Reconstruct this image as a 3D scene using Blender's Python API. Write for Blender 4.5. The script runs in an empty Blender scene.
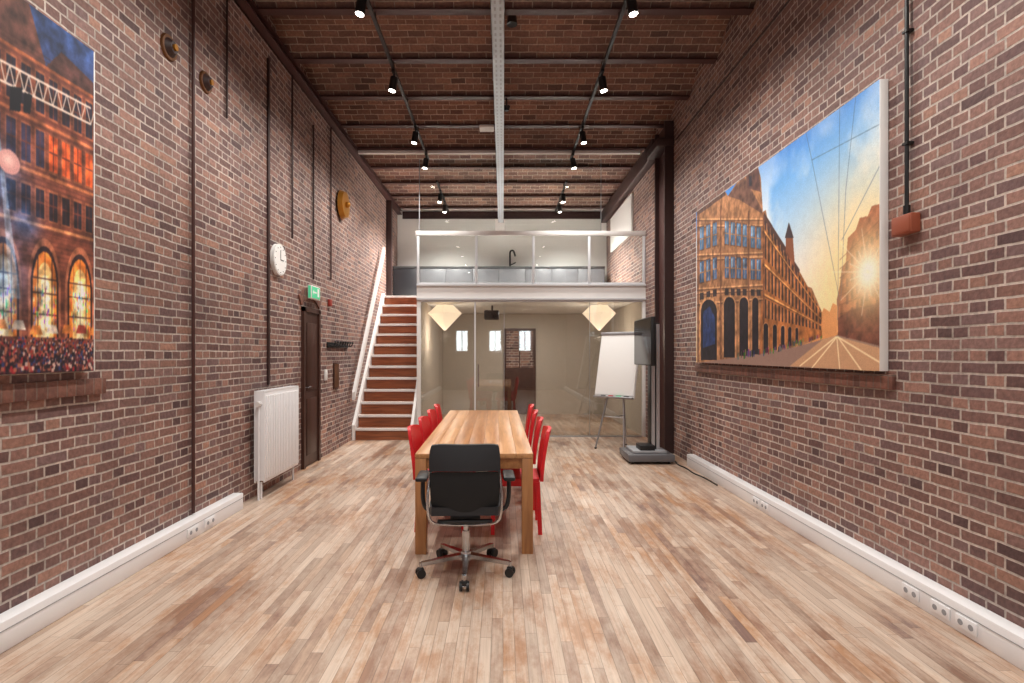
import bpy, bmesh, math, random
import numpy as np
from mathutils import Vector, Matrix
random.seed(4); rng=np.random.default_rng(7)
S=bpy.context.scene
COL=S.collection
def lin(c):
    return tuple(((v/255)/12.92 if v/255<=0.04045 else ((v/255+0.055)/1.055)**2.4) for v in c)
def L4(c): return (*lin(c),1)

# ------------------------------------------------------------ materials
def mat(name,c,rough=0.5,metal=0.0,em=None,es=0,bump=0.0,bscale=60,var=0.06,spec=0.5):
    m=bpy.data.materials.new(name); m.use_nodes=True
    nt=m.node_tree; b=nt.nodes['Principled BSDF']
    b.inputs['Roughness'].default_value=rough; b.inputs['Metallic'].default_value=metal
    b.inputs['Specular IOR Level'].default_value=spec
    tc=nt.nodes.new('ShaderNodeTexCoord'); n=nt.nodes.new('ShaderNodeTexNoise'); n.inputs['Scale'].default_value=bscale*0.2
    nt.links.new(tc.outputs['Object'],n.inputs['Vector'])
    r=nt.nodes.new('ShaderNodeValToRGB'); l=lin(c)
    r.color_ramp.elements[0].color=(*[x*(1-var) for x in l],1); r.color_ramp.elements[1].color=(*[min(1,x*(1+var)) for x in l],1)
    nt.links.new(n.outputs['Fac'],r.inputs['Fac']); nt.links.new(r.outputs['Color'],b.inputs['Base Color'])
    if em: b.inputs['Emission Color'].default_value=L4(em); b.inputs['Emission Strength'].default_value=es
    if bump>0:
        n2=nt.nodes.new('ShaderNodeTexNoise'); n2.inputs['Scale'].default_value=bscale*4
        nt.links.new(tc.outputs['Object'],n2.inputs['Vector'])
        bp=nt.nodes.new('ShaderNodeBump'); bp.inputs['Strength'].default_value=bump; bp.inputs['Distance'].default_value=0.01
        nt.links.new(n2.outputs['Fac'],bp.inputs['Height']); nt.links.new(bp.outputs['Normal'],b.inputs['Normal'])
    return m

def brickmat(name,axes,cols,cm,bw=0.215,rh=0.066,ms=0.0075,bump=0.6,dirt=0.36,squash=0.5,grain=1.15):
    m=bpy.data.materials.new(name); m.use_nodes=True
    nt=m.node_tree; N=nt.nodes; Lk=nt.links; b=N['Principled BSDF']
    g=N.new('ShaderNodeNewGeometry'); sp=N.new('ShaderNodeSeparateXYZ'); cb=N.new('ShaderNodeCombineXYZ')
    Lk.new(g.outputs['Position'],sp.inputs[0]); Lk.new(sp.outputs[axes[0]],cb.inputs[0]); Lk.new(sp.outputs[axes[1]],cb.inputs[1])
    wn=N.new('ShaderNodeTexNoise'); wn.inputs['Scale'].default_value=5; wn.inputs['Detail'].default_value=3
    Lk.new(cb.outputs[0],wn.inputs['Vector'])
    vs=N.new('ShaderNodeVectorMath'); vs.operation='SUBTRACT'; vs.inputs[1].default_value=(.5,.5,.5); Lk.new(wn.outputs['Color'],vs.inputs[0])
    vm=N.new('ShaderNodeVectorMath'); vm.operation='SCALE'; vm.inputs['Scale'].default_value=0.018; Lk.new(vs.outputs[0],vm.inputs[0])
    va=N.new('ShaderNodeVectorMath'); va.operation='ADD'; Lk.new(cb.outputs[0],va.inputs[0]); Lk.new(vm.outputs[0],va.inputs[1])
    br=N.new('ShaderNodeTexBrick'); br.inputs['Scale'].default_value=1
    br.squash=squash; br.squash_frequency=2
    br.inputs['Brick Width'].default_value=bw; br.inputs['Row Height'].default_value=rh; br.inputs['Mortar Size'].default_value=ms
    br.inputs['Mortar Smooth'].default_value=0.35; br.inputs['Bias'].default_value=0.0
    br.inputs['Color1'].default_value=(0,0,0,1); br.inputs['Color2'].default_value=(1,1,1,1); br.inputs['Mortar'].default_value=(.5,.5,.5,1)
    Lk.new(va.outputs[0],br.inputs['Vector'])
    rp=N.new('ShaderNodeValToRGB')
    e=rp.color_ramp.elements; e[0].position=0; e[0].color=L4(cols[0]); e[1].position=1; e[1].color=L4(cols[-1])
    for i,c in enumerate(cols[1:-1]): q=e.new((i+1)/(len(cols)-1)); q.color=L4(c)
    Lk.new(br.outputs['Color'],rp.inputs['Fac'])
    nm=N.new('ShaderNodeTexNoise'); nm.inputs['Scale'].default_value=3.0; nm.inputs['Detail'].default_value=4; Lk.new(g.outputs['Position'],nm.inputs['Vector'])
    mr=N.new('ShaderNodeValToRGB'); l=lin(cm); mr.color_ramp.elements[0].position=.3; mr.color_ramp.elements[1].position=.7
    mr.color_ramp.elements[0].color=(*[x*.66 for x in l],1); mr.color_ramp.elements[1].color=(*[min(1,x*1.12) for x in l],1); Lk.new(nm.outputs['Fac'],mr.inputs['Fac'])
    mx=N.new('ShaderNodeMix'); mx.data_type='RGBA'; Lk.new(br.outputs['Fac'],mx.inputs['Factor']); Lk.new(rp.outputs['Color'],mx.inputs['A']); Lk.new(mr.outputs['Color'],mx.inputs['B'])
    n1=N.new('ShaderNodeTexNoise'); n1.inputs['Scale'].default_value=0.8; n1.inputs['Detail'].default_value=6; Lk.new(g.outputs['Position'],n1.inputs['Vector'])
    n2=N.new('ShaderNodeTexNoise'); n2.inputs['Scale'].default_value=38; n2.inputs['Detail'].default_value=5; Lk.new(g.outputs['Position'],n2.inputs['Vector'])
    ma=N.new('ShaderNodeMath'); ma.operation='MULTIPLY_ADD'; ma.inputs[1].default_value=dirt*2; ma.inputs[2].default_value=1-dirt; Lk.new(n1.outputs['Fac'],ma.inputs[0])
    mb=N.new('ShaderNodeMath'); mb.operation='MULTIPLY_ADD'; mb.inputs[1].default_value=grain; mb.inputs[2].default_value=1-grain*.5; Lk.new(n2.outputs['Fac'],mb.inputs[0])
    mm=N.new('ShaderNodeMath'); mm.operation='MULTIPLY'; Lk.new(ma.outputs[0],mm.inputs[0]); Lk.new(mb.outputs[0],mm.inputs[1])
    sc=N.new('ShaderNodeVectorMath'); sc.operation='SCALE'; Lk.new(mx.outputs['Result'],sc.inputs[0]); Lk.new(mm.outputs[0],sc.inputs['Scale'])
    Lk.new(sc.outputs[0],b.inputs['Base Color'])
    b.inputs['Roughness'].default_value=0.62
    inv=N.new('ShaderNodeMath'); inv.operation='SUBTRACT'; inv.inputs[0].default_value=1; Lk.new(br.outputs['Fac'],inv.inputs[1])
    ad=N.new('ShaderNodeMath'); ad.operation='MULTIPLY_ADD'; ad.inputs[1].default_value=0.5; Lk.new(n2.outputs['Fac'],ad.inputs[0]); Lk.new(inv.outputs[0],ad.inputs[2])
    bp=N.new('ShaderNodeBump'); bp.inputs['Strength'].default_value=bump; bp.inputs['Distance'].default_value=0.012
    Lk.new(ad.outputs[0],bp.inputs['Height']); Lk.new(bp.outputs['Normal'],b.inputs['Normal'])
    return m

def floormat():
    m=bpy.data.materials.new('worn_oak_strip_floor'); m.use_nodes=True
    nt=m.node_tree; N=nt.nodes; Lk=nt.links; b=N['Principled BSDF']
    def math_(op,a,b_=None,c=None):
        n=N.new('ShaderNodeMath'); n.operation=op
        for i,v in enumerate((a,b_,c)):
            if v is None: continue
            if isinstance(v,(int,float)): n.inputs[i].default_value=v
            else: Lk.new(v,n.inputs[i])
        return n.outputs[0]
    g=N.new('ShaderNodeNewGeometry'); sp=N.new('ShaderNodeSeparateXYZ'); Lk.new(g.outputs['Position'],sp.inputs[0])
    X,Y=sp.outputs['X'],sp.outputs['Y']
    W,LN=.060,.85
    xr=math_('DIVIDE',X,W); row=math_('FLOOR',xr); fx=math_('FRACT',xr)
    wn=N.new('ShaderNodeTexWhiteNoise'); wn.noise_dimensions='1D'; Lk.new(row,wn.inputs['W'])
    yo=math_('DIVIDE',math_('MULTIPLY_ADD',wn.outputs['Value'],7.3,Y),LN); col=math_('FLOOR',yo); fy=math_('FRACT',yo)
    cid=N.new('ShaderNodeCombineXYZ'); Lk.new(row,cid.inputs[0]); Lk.new(col,cid.inputs[1])
    w2=N.new('ShaderNodeTexWhiteNoise'); w2.noise_dimensions='2D'; Lk.new(cid.outputs[0],w2.inputs['Vector']); T=w2.outputs['Value']
    def ramp(fac,cols):
        r=N.new('ShaderNodeValToRGB'); e=r.color_ramp.elements
        e[0].position=cols[0][0]; e[0].color=L4(cols[0][1]); e[1].position=cols[-1][0]; e[1].color=L4(cols[-1][1])
        for p,c in cols[1:-1]: q=e.new(p); q.color=L4(c)
        Lk.new(fac,r.inputs['Fac']); return r.outputs['Color']
    pale=ramp(T,[(0,(172,152,136)),(.3,(192,172,155)),(.6,(203,184,167)),(.85,(188,165,146)),(1,(176,150,130))])
    warm=ramp(T,[(0,(132,102,86)),(.3,(162,122,94)),(.6,(176,136,104)),(.85,(148,112,92)),(1,(126,102,94))])
    cv=N.new('ShaderNodeCombineXYZ'); Lk.new(X,cv.inputs[0]); Lk.new(Y,cv.inputs[1])
    cv2=N.new('ShaderNodeCombineXYZ'); Lk.new(math_('MULTIPLY_ADD',wn.outputs['Value'],.22,X),cv2.inputs[0]); Lk.new(math_('MULTIPLY_ADD',T,.35,Y),cv2.inputs[1])
    mp=N.new('ShaderNodeMapping'); mp.inputs['Scale'].default_value=(2.6,1.0,1); Lk.new(cv2.outputs[0],mp.inputs['Vector'])
    n=N.new('ShaderNodeTexNoise'); n.inputs['Scale'].default_value=1.0; n.inputs['Detail'].default_value=9; n.inputs['Roughness'].default_value=0.74; Lk.new(mp.outputs[0],n.inputs['Vector'])
    rp=N.new('ShaderNodeValToRGB'); rp.color_ramp.elements[0].position=0.45; rp.color_ramp.elements[1].position=0.60; Lk.new(n.outputs['Fac'],rp.inputs['Fac'])
    mx=N.new('ShaderNodeMix'); mx.data_type='RGBA'; Lk.new(rp.outputs['Color'],mx.inputs['Factor']); Lk.new(pale,mx.inputs['A']); Lk.new(warm,mx.inputs['B'])
    mg=N.new('ShaderNodeMapping'); mg.inputs['Scale'].default_value=(75,2.5,1); Lk.new(cv.outputs[0],mg.inputs['Vector'])
    ng=N.new('ShaderNodeTexNoise'); ng.inputs['Scale'].default_value=1.2; ng.inputs['Detail'].default_value=5; Lk.new(mg.outputs[0],ng.inputs['Vector'])
    gr=math_('MULTIPLY_ADD',ng.outputs['Fac'],.7,.63)
    ex=math_('MULTIPLY',math_('MINIMUM',fx,math_('SUBTRACT',1,fx)),W); ey=math_('MULTIPLY',math_('MINIMUM',fy,math_('SUBTRACT',1,fy)),LN)
    ed=math_('MINIMUM',ex,ey); gp=N.new('ShaderNodeMapRange'); Lk.new(ed,gp.inputs['Value']); gp.inputs['From Min'].default_value=.0004; gp.inputs['From Max'].default_value=.0024; gp.inputs['To Min'].default_value=.5; gp.inputs['To Max'].default_value=1
    sc=N.new('ShaderNodeVectorMath'); sc.operation='SCALE'; Lk.new(mx.outputs['Result'],sc.inputs[0]); Lk.new(math_('MULTIPLY',gr,gp.outputs['Result']),sc.inputs['Scale'])
    Lk.new(sc.outputs[0],b.inputs['Base Color'])
    rg=math_('MULTIPLY_ADD',n.outputs['Fac'],-.35,.54); Lk.new(rg,b.inputs['Roughness']); b.inputs['Specular IOR Level'].default_value=0.5
    bp=N.new('ShaderNodeBump'); bp.inputs['Strength'].default_value=0.2; bp.inputs['Distance'].default_value=0.003
    Lk.new(math_('MULTIPLY',gr,gp.outputs['Result']),bp.inputs['Height']); Lk.new(bp.outputs['Normal'],b.inputs['Normal'])
    return m

def woodmat(name,c1,c2,axis='Y',rough=0.4):
    m=bpy.data.materials.new(name); m.use_nodes=True
    nt=m.node_tree; N=nt.nodes; Lk=nt.links; b=N['Principled BSDF']
    tc=N.new('ShaderNodeTexCoord'); mp=N.new('ShaderNodeMapping')
    s={'X':(1.2,18,18),'Y':(18,1.2,18),'Z':(18,18,1.2)}[axis]; mp.inputs['Scale'].default_value=s
    Lk.new(tc.outputs['Object'],mp.inputs['Vector'])
    n=N.new('ShaderNodeTexNoise'); n.inputs['Scale'].default_value=1.6; n.inputs['Detail'].default_value=7; n.inputs['Distortion'].default_value=0.6; Lk.new(mp.outputs[0],n.inputs['Vector'])
    r=N.new('ShaderNodeValToRGB'); r.color_ramp.elements[0].position=0.3; r.color_ramp.elements[1].position=0.7
    r.color_ramp.elements[0].color=L4(c1); r.color_ramp.elements[1].color=L4(c2)
    Lk.new(n.outputs['Fac'],r.inputs['Fac']); Lk.new(r.outputs['Color'],b.inputs['Base Color']); b.inputs['Roughness'].default_value=rough
    return m

def glassmat(name,tint=(0.93,0.95,0.94),ior=1.5):
    m=bpy.data.materials.new(name); m.use_nodes=True
    nt=m.node_tree; N=nt.nodes; Lk=nt.links; N.remove(N['Principled BSDF'])
    out=N['Material Output']; t=N.new('ShaderNodeBsdfTransparent'); t.inputs[0].default_value=(*tint,1)
    gl=N.new('ShaderNodeBsdfGlossy'); gl.inputs['Roughness'].default_value=0.0
    f=N.new('ShaderNodeFresnel'); f.inputs['IOR'].default_value=ior
    mx=N.new('ShaderNodeMixShader'); Lk.new(f.outputs[0],mx.inputs[0]); Lk.new(t.outputs[0],mx.inputs[1]); Lk.new(gl.outputs[0],mx.inputs[2]); Lk.new(mx.outputs[0],out.inputs[0])
    return m

WC=[(84,62,62),(138,102,92),(112,84,80),(156,116,102),(120,94,92),(98,70,68),(166,124,106)]
M_brY=brickmat('brick_side_walls',('Y','Z'),WC,(190,176,166))
M_brX=brickmat('brick_end_wall',('X','Z'),WC,(190,176,166))
M_brC=brickmat('brick_vault',('X','Y'),[(84,58,50),(132,94,80),(106,76,66),(146,106,88),(98,66,58)],(178,158,142),bw=0.20,rh=0.062,ms=0.0055,dirt=0.65,squash=1.0)
M_sill=brickmat('brick_sill_soldier',('Y','Z'),[(104,66,56),(130,86,72),(92,60,54)],(120,98,88),bw=0.07,rh=0.15,ms=0.006,squash=1)
M_floor=floormat()
M_white=mat('white_paint',(232,230,228),0.5,var=0.02)
M_duct=mat('white_pvc',(236,236,238),0.35,var=0.01)
M_plaster=mat('white_plaster',(234,232,228),0.8,var=0.02)
M_roomw=mat('meeting_room_plaster',(184,174,162),0.8,var=0.03)
M_greyw=mat('grey_white_frame',(214,216,220),0.35,var=0.02)
M_steel=mat('red_brown_steel_paint',(70,40,36),0.5,var=0.15)
M_steel2=mat('dark_brown_steel_paint',(56,36,34),0.5,var=0.15)
M_black=mat('black_plastic',(22,22,24),0.45,var=0.1)
M_leather=mat('black_upholstery',(28,30,35),0.6,var=0.1,bump=0.15,bscale=80)
M_mesh=mat('black_mesh_fabric',(22,24,27),0.8,var=0.2,bump=0.4,bscale=120)
M_chrome=mat('polished_aluminium',(190,192,195),0.25,1.0,var=0.02)
M_alu=mat('satin_aluminium',(190,192,196),0.35,0.9,var=0.03)
M_galv=mat('galvanised_steel',(178,184,190),0.4,0.5,var=0.12)
M_red=mat('red_upholstery',(206,14,26),0.45,var=0.12,bump=0.15)
M_tables=[woodmat('oak_table_%d'%i,c1,c2,'Y',0.34) for i,(c1,c2) in enumerate([((196,142,92),(158,104,62)),((178,124,76),(144,92,52)),((204,152,104),(168,118,74))])]
M_tleg=woodmat('oak_table_legs',(184,130,82),(148,98,58),'Z',0.4)
M_stair=woodmat('stair_wood',(164,98,62),(120,68,44),'X',0.4)
M_doorw=woodmat('dark_door_wood',(74,44,34),(52,30,24),'Z',0.4)
M_glass=glassmat('clear_glass')
M_glassR=glassmat('reflective_partition_glass',(0.86,0.87,0.86),1.85)
M_screen=mat('tv_screen',(8,9,12),0.12,var=0.02)
M_terra=mat('terracotta_box_paint',(150,78,54),0.5)
M_gold=mat('aged_brass',(176,120,44),0.35,0.6,var=0.1)
M_bronze=mat('dark_bronze',(104,66,36),0.4,0.5,var=0.2)
M_green=mat('exit_green',(60,170,120),0.5,em=(90,200,150),es=0.5)
M_lamp=mat('led_lens',(255,250,240),0.5,em=(255,246,232),es=30)
M_cone=mat('glow_kite_emission',(255,240,220),0.5,em=(255,224,190),es=1.1)  # glow for the added kites that imitate reflected light
M_grey=mat('grey_laminate',(100,100,104),0.35)
M_dark=mat('dark_cabinet',(40,40,44),0.4)
M_cupA=mat('counter_top',(70,70,72),0.3)
M_paper=mat('paper',(244,244,242),0.8,var=0.01)
M_slot=mat('mid_grey_plastic',(150,152,156),0.5)  # plain grey for grooves, socket insets, slots and edge trim

# ------------------------------------------------------------ mesh builder
class B:
    def __init__(s,name): s.name=name; s.bm=bmesh.new(); s.m=[]
    def mi(s,m):
        if m not in s.m: s.m.append(m)
        return s.m.index(m)
    def box(s,lo,hi,m,bev=0,R=None,seg=2):
        lo=Vector(lo);hi=Vector(hi); c=(lo+hi)/2; d=hi-lo
        M=Matrix.Translation(c)@Matrix.Diagonal((abs(d.x),abs(d.y),abs(d.z),1))
        if R is not None: M=R@M
        r=bmesh.ops.create_cube(s.bm,size=1,matrix=M); k=s.mi(m); vs=r['verts']
        fs=set(f for v in vs for f in v.link_faces)
        for f in fs: f.material_index=k
        if bev>0:
            es=list(set(e for v in vs for e in v.link_edges))
            rr=bmesh.ops.bevel(s.bm,geom=es,offset=bev,segments=seg,affect='EDGES',profile=0.5)
            for f in rr['faces']: f.material_index=k
        return s
    def cyl(s,p0,p1,r,m,seg=20,r2=None):
        p0=Vector(p0);p1=Vector(p1);d=p1-p0; q=Vector((0,0,1)).rotation_difference(d).to_matrix().to_4x4()
        rr=bmesh.ops.create_cone(s.bm,cap_ends=True,segments=seg,radius1=r,radius2=r if r2 is None else r2,depth=d.length,matrix=Matrix.Translation((p0+p1)/2)@q)
        k=s.mi(m)
        for f in set(f for v in rr['verts'] for f in v.link_faces): f.material_index=k
        return s
    def ball(s,c,r,m,sc=(1,1,1)):
        rr=bmesh.ops.create_uvsphere(s.bm,u_segments=20,v_segments=12,radius=r,matrix=Matrix.Translation(c)@Matrix.Diagonal((*sc,1)))
        k=s.mi(m)
        for f in set(f for v in rr['verts'] for f in v.link_faces): f.material_index=k
        return s
    def tube(s,pts,r,m,seg=10,smooth=0):
        pts=[Vector(p) for p in pts]
        for _ in range(smooth):
            q=[pts[0]]
            for a,b in zip(pts[:-1],pts[1:]): q+= [a*.75+b*.25,a*.25+b*.75]
            q.append(pts[-1]); pts=q
        k=s.mi(m); rings=[]; up=None
        for i,p in enumerate(pts):
            t=(pts[min(i+1,len(pts)-1)]-pts[max(i-1,0)]).normalized()
            if up is None:
                up=t.orthogonal().normalized()
            else:
                up=(up-t*up.dot(t)).normalized()
            w=t.cross(up)
            rings.append([s.bm.verts.new(p+(up*math.cos(a)+w*math.sin(a))*r) for a in [2*math.pi*j/seg for j in range(seg)]])
        for a,b in zip(rings[:-1],rings[1:]):
            for j in range(seg):
                f=s.bm.faces.new((a[j],a[(j+1)%seg],b[(j+1)%seg],b[j])); f.material_index=k
        f=s.bm.faces.new(rings[0][::-1]); f.material_index=k
        f=s.bm.faces.new(rings[-1]); f.material_index=k
        return s
    def slab(s,fn,nu,nv,off,m):
        off=Vector(off); k=s.mi(m)
        A=[[s.bm.verts.new(Vector(fn(i/nu,j/nv))) for j in range(nv+1)] for i in range(nu+1)]
        C=[[s.bm.verts.new(A[i][j].co+off) for j in range(nv+1)] for i in range(nu+1)]
        F=[]
        for i in range(nu):
            for j in range(nv):
                F.append((A[i][j],A[i+1][j],A[i+1][j+1],A[i][j+1])); F.append((C[i][j],C[i][j+1],C[i+1][j+1],C[i+1][j]))
        for i in range(nu):
            F.append((A[i][0],C[i][0],C[i+1][0],A[i+1][0])); F.append((A[i][nv],A[i+1][nv],C[i+1][nv],C[i][nv]))
        for j in range(nv):
            F.append((A[0][j],A[0][j+1],C[0][j+1],C[0][j])); F.append((A[nu][j],C[nu][j],C[nu][j+1],A[nu][j+1]))
        for q in F:
            f=s.bm.faces.new(q); f.material_index=k
        return s
    def prism(s,pts,off,m):
        off=Vector(off); k=s.mi(m); a=[s.bm.verts.new(Vector(p)) for p in pts]; b=[s.bm.verts.new(v.co+off) for v in a]; n=len(a)
        fs=[s.bm.faces.new(a[::-1]),s.bm.faces.new(b)]+[s.bm.faces.new((a[i],a[(i+1)%n],b[(i+1)%n],b[i])) for i in range(n)]
        for f in fs: f.material_index=k
        return s
    def done(s,loc=(0,0,0),rz=0,parent=None,ang=35):
        bmesh.ops.recalc_face_normals(s.bm,faces=s.bm.faces[:])
        me=bpy.data.meshes.new(s.name); s.bm.to_mesh(me); s.bm.free()
        for m in s.m: me.materials.append(m)
        me.polygons.foreach_set('use_smooth',[True]*len(me.polygons)); me.set_sharp_from_angle(angle=math.radians(ang))
        o=bpy.data.objects.new(s.name,me); COL.objects.link(o); o.location=loc; o.rotation_euler=(0,0,rz)
        if parent: o.parent=parent
        return o
def dup(o,name,loc,rz=0):
    n=bpy.data.objects.new(name,o.data); COL.objects.link(n); n.location=loc; n.rotation_euler=(0,0,rz); return n
def empty(name,loc=(0,0,0)):
    e=bpy.data.objects.new(name,None); COL.objects.link(e); e.location=loc; return e

XL,XR=-2.60,2.55; YF,YB=-2.6,13.3; ZC=5.0; ZM=2.73; YG=9.64; XM=-1.54
# ------------------------------------------------------------ room shell
B('floor').box((XL-.2,YF-.2,-0.1),(XR+.2,YB+.2,0),M_floor).done()
B('wall_left').box((XL-.2,YF-.2,0),(XL,YB+.2,5.5),M_brY).done()
B('wall_right').box((XR,YF-.2,0),(XR+.2,YB+.2,5.5),M_brY).done()
B('wall_back').box((XL,YB,0),(XR,YB+.2,5.5),M_plaster).done()
wins=[(-1.95,-1.40,1.55,2.45),(-.60,-.05,1.55,2.45),(.62,1.17,1.55,2.45)]
wf=B('wall_front')
xs=sorted(set([XL,XR]+[a for w in wins for a in w[:2]])); zs=sorted(set([0,5.5]+[a for w in wins for a in w[2:]]))
for i in range(len(xs)-1):
    for j in range(len(zs)-1):
        cx=(xs[i]+xs[i+1])/2; cz=(zs[j]+zs[j+1])/2
        if any(w[0]<cx<w[1] and w[2]<cz<w[3] for w in wins): continue
        wf.box((xs[i],YF-.2,zs[j]),(xs[i+1],YF,zs[j+1]),M_brX)
wf.done()
for n,w in enumerate(wins):
    b=B('window_%d'%(n+1)); t=.05; y0,y1=YF-.14,YF-.08
    b.box((w[0]+.002,y0,w[2]+.002),(w[0]+t,y1,w[3]-.002),M_white).box((w[1]-t,y0,w[2]+.002),(w[1]-.002,y1,w[3]-.002),M_white)
    b.box((w[0]+t,y0,w[2]+.002),(w[1]-t,y1,w[2]+t),M_white).box((w[0]+t,y0,w[3]-t),(w[1]-t,y1,w[3]-.002),M_white)
    cx=(w[0]+w[1])/2; b.box((cx-.015,y0,w[2]+t),(cx+.015,y1,w[3]-t),M_white)
    b.box((w[0]+t,YF-.115,w[2]+t),(w[1]-t,YF-.11,w[3]-t),M_glass); b.done()
SP=0.93; ys=[5.5+SP*k for k in range(-9,10)]
cb=B('ceiling')
ys2=[YF-.2]+[y for y in ys if YF<y<YB]+[YB+.2]
for a,c in zip(ys2[:-1],ys2[1:]):
    n=14; rise=0.26
    prof=[(a+(c-a)*i/n, ZC+0.01+rise*(1-(2*i/n-1)**2)*min(1,(c-a)/SP)) for i in range(n+1)]
    pts=[(XL-.2,y,z) for y,z in prof+[(c,5.5),(a,5.5)]]
    cb.prism(pts,(XR-XL+.4,0,0),M_brC)
cb.done()
for y in ys:
    if YF+.1<y<YB-.05:
        B('ceiling_joist').box((XL+.12,y-.05,ZC-.03),(XR-.02,y+.05,ZC-.014),M_steel).box((XL+.12,y-.008,ZC-.014),(XR-.02,y+.008,ZC+.012),M_steel).done()
B('steel_beam').box((XL+.003,YF,ZC-.10),(XL+.115,YB-.01,ZC-.085),M_steel).box((XL+.003,YF,ZC-.10),(XL+.02,YB-.01,ZC+.005),M_steel).box((XL+.003,YF,ZC-.01),(XL+.115,YB-.01,ZC+.005),M_steel).done()
B('steel_beam').box((XR-.14,8.72,ZC-.30),(XR-.003,YB-.01,ZC-.04),M_steel2,0.004).done()
B('steel_column').box((XR-.14,8.05,0),(XR-.003,8.09,ZC-.04),M_steel2).box((XR-.14,8.55,0),(XR-.003,8.59,ZC-.04),M_steel2).box((XR-.08,8.09,0),(XR-.05,8.55,ZC-.04),M_steel).box((XR-.26,8.02,ZC-.42),(XR-.003,8.62,ZC-.30),M_steel2,0.01).done()

B('trim_1').box((XL+.002,-.1,1.24),(XL+.03,3.50,1.34),M_sill,0.004).done()
B('trim_2').box((XR-.03,3.50,1.26),(XR-.002,7.1,1.36),M_sill,0.004).done()
def duct(name,x0,x1,y0,y1,face):
    b=B(name); b.box((x0,y0,0.0),(x1,y1,.155),M_duct,0.006)
    s=1 if face>0 else -1; xf=x1 if s>0 else x0
    b.box((min(xf,xf+s*.002),y0+.01,.108),(max(xf,xf+s*.002),y1-.01,.112),M_slot)
    return b,xf,s
b,xf,s=duct('baseboard_left',XL+.002,XL+.10,YF+.02,5.2,1)
def sock(b,xf,s,y,w=.16):
    b.box((min(xf,xf+s*.010),y-w/2,.03),(max(xf,xf+s*.010),y+w/2,.10),M_duct,0.003)
    for q in (-w/4,w/4):
        b.cyl((xf+s*.009,y+q,.065),(xf+s*.0115,y+q,.065),.016,M_slot,16)
for y in (4.35,4.6,2.3): sock(b,xf,s,y)
b.done()
b,xf,s=duct('baseboard_right',XR-.10,XR-.002,YF+.02,7.2,-1)
for y in (2.85,3.02,3.24,5.05,5.22): sock(b,xf,s,y,.13)
b.done()

# ------------------------------------------------------------ printed canvases
def pip(poly,U,V):
    r=np.zeros(U.shape,bool); n=len(poly); j=n-1
    for i in range(n):
        xi,yi=poly[i]; xj,yj=poly[j]
        if yi!=yj:
            c=((yi>V)!=(yj>V))&(U<(xj-xi)*(V-yi)/(yj-yi)+xi); r^=c
        j=i
    return r
def vnoise(W,H,nx,ny):
    g=rng.random((ny+2,nx+2)); x=np.linspace(0,nx,W); y=np.linspace(0,ny,H); xi=np.minimum(x.astype(int),nx); yi=np.minimum(y.astype(int),ny)
    fx=(x-xi); fy=(y-yi); fx=fx*fx*(3-2*fx); fy=fy*fy*(3-2*fy)
    a=g[yi][:,xi]; b_=g[yi][:,xi+1]; c=g[yi+1][:,xi]; d=g[yi+1][:,xi+1]
    return (a*(1-fx)+b_*fx)*(1-fy)[:,None]+(c*(1-fx)+d*fx)*fy[:,None]
def fbm(W,H,n,o=4):
    r=0;s_=0
    for i in range(o): r=r+vnoise(W,H,n*2**i*2,n*2**i)/2**i; s_+=1/2**i
    return r/s_
class Paint:
    def __init__(s,W,H,conv): s.W,s.H=W,H; s.U,s.V=np.meshgrid(np.linspace(0,1,W),np.linspace(0,1,H)); s.A=np.zeros((H,W,3)); s.conv=conv
    def c(s,p): return [s.conv(*q) for q in p]
    def poly(s,p,c,a=1,raw=False):
        q=p if raw else s.c(p); us=[t[0] for t in q]; vs=[t[1] for t in q]
        i0=max(0,int(min(us)*s.W)-1); i1=min(s.W,int(max(us)*s.W)+2); j0=max(0,int(min(vs)*s.H)-1); j1=min(s.H,int(max(vs)*s.H)+2)
        if i1<=i0 or j1<=j0: return
        m=pip(q,s.U[j0:j1,i0:i1],s.V[j0:j1,i0:i1]); sub=s.A[j0:j1,i0:i1]; sub[m]=sub[m]*(1-a)+np.array(c)*a
    def disc(s,p,r,c,a=1,soft=False,asp=1.0):
        u,v=s.conv(*p); d=np.hypot((s.U-u)*1.8,(s.V-v)*asp)/r
        w=np.exp(-d**2*2) if soft else (d<1)*1.0
        w=(w*a)[...,None]; s.A=s.A*(1-w)+np.array(c)*w
    def line(s,p,q,w,c,a=1,raw=False):
        (x0,y0),(x1,y1)=(p,q) if raw else (s.conv(*p),s.conv(*q))
        x0*=1.8;x1*=1.8;U=s.U*1.8; dx,dy=x1-x0,y1-y0; L=dx*dx+dy*dy
        t=np.clip(((U-x0)*dx+(s.V-y0)*dy)/L,0,1); d=np.hypot(U-x0-t*dx,s.V-y0-t*dy); m=np.clip(1.5-d/w,0,1)[...,None]*a; s.A=s.A*(1-m)+np.array(c)*m
    def blur(s,n=1):
        for _ in range(n):
            p=np.pad(s.A,((1,1),(1,1),(0,0)),'edge'); s.A=(p[1:-1,1:-1]*4+(p[:-2,1:-1]+p[2:,1:-1]+p[1:-1,:-2]+p[1:-1,2:])*2+p[:-2,:-2]+p[2:,2:]+p[:-2,2:]+p[2:,:-2])/16
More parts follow.
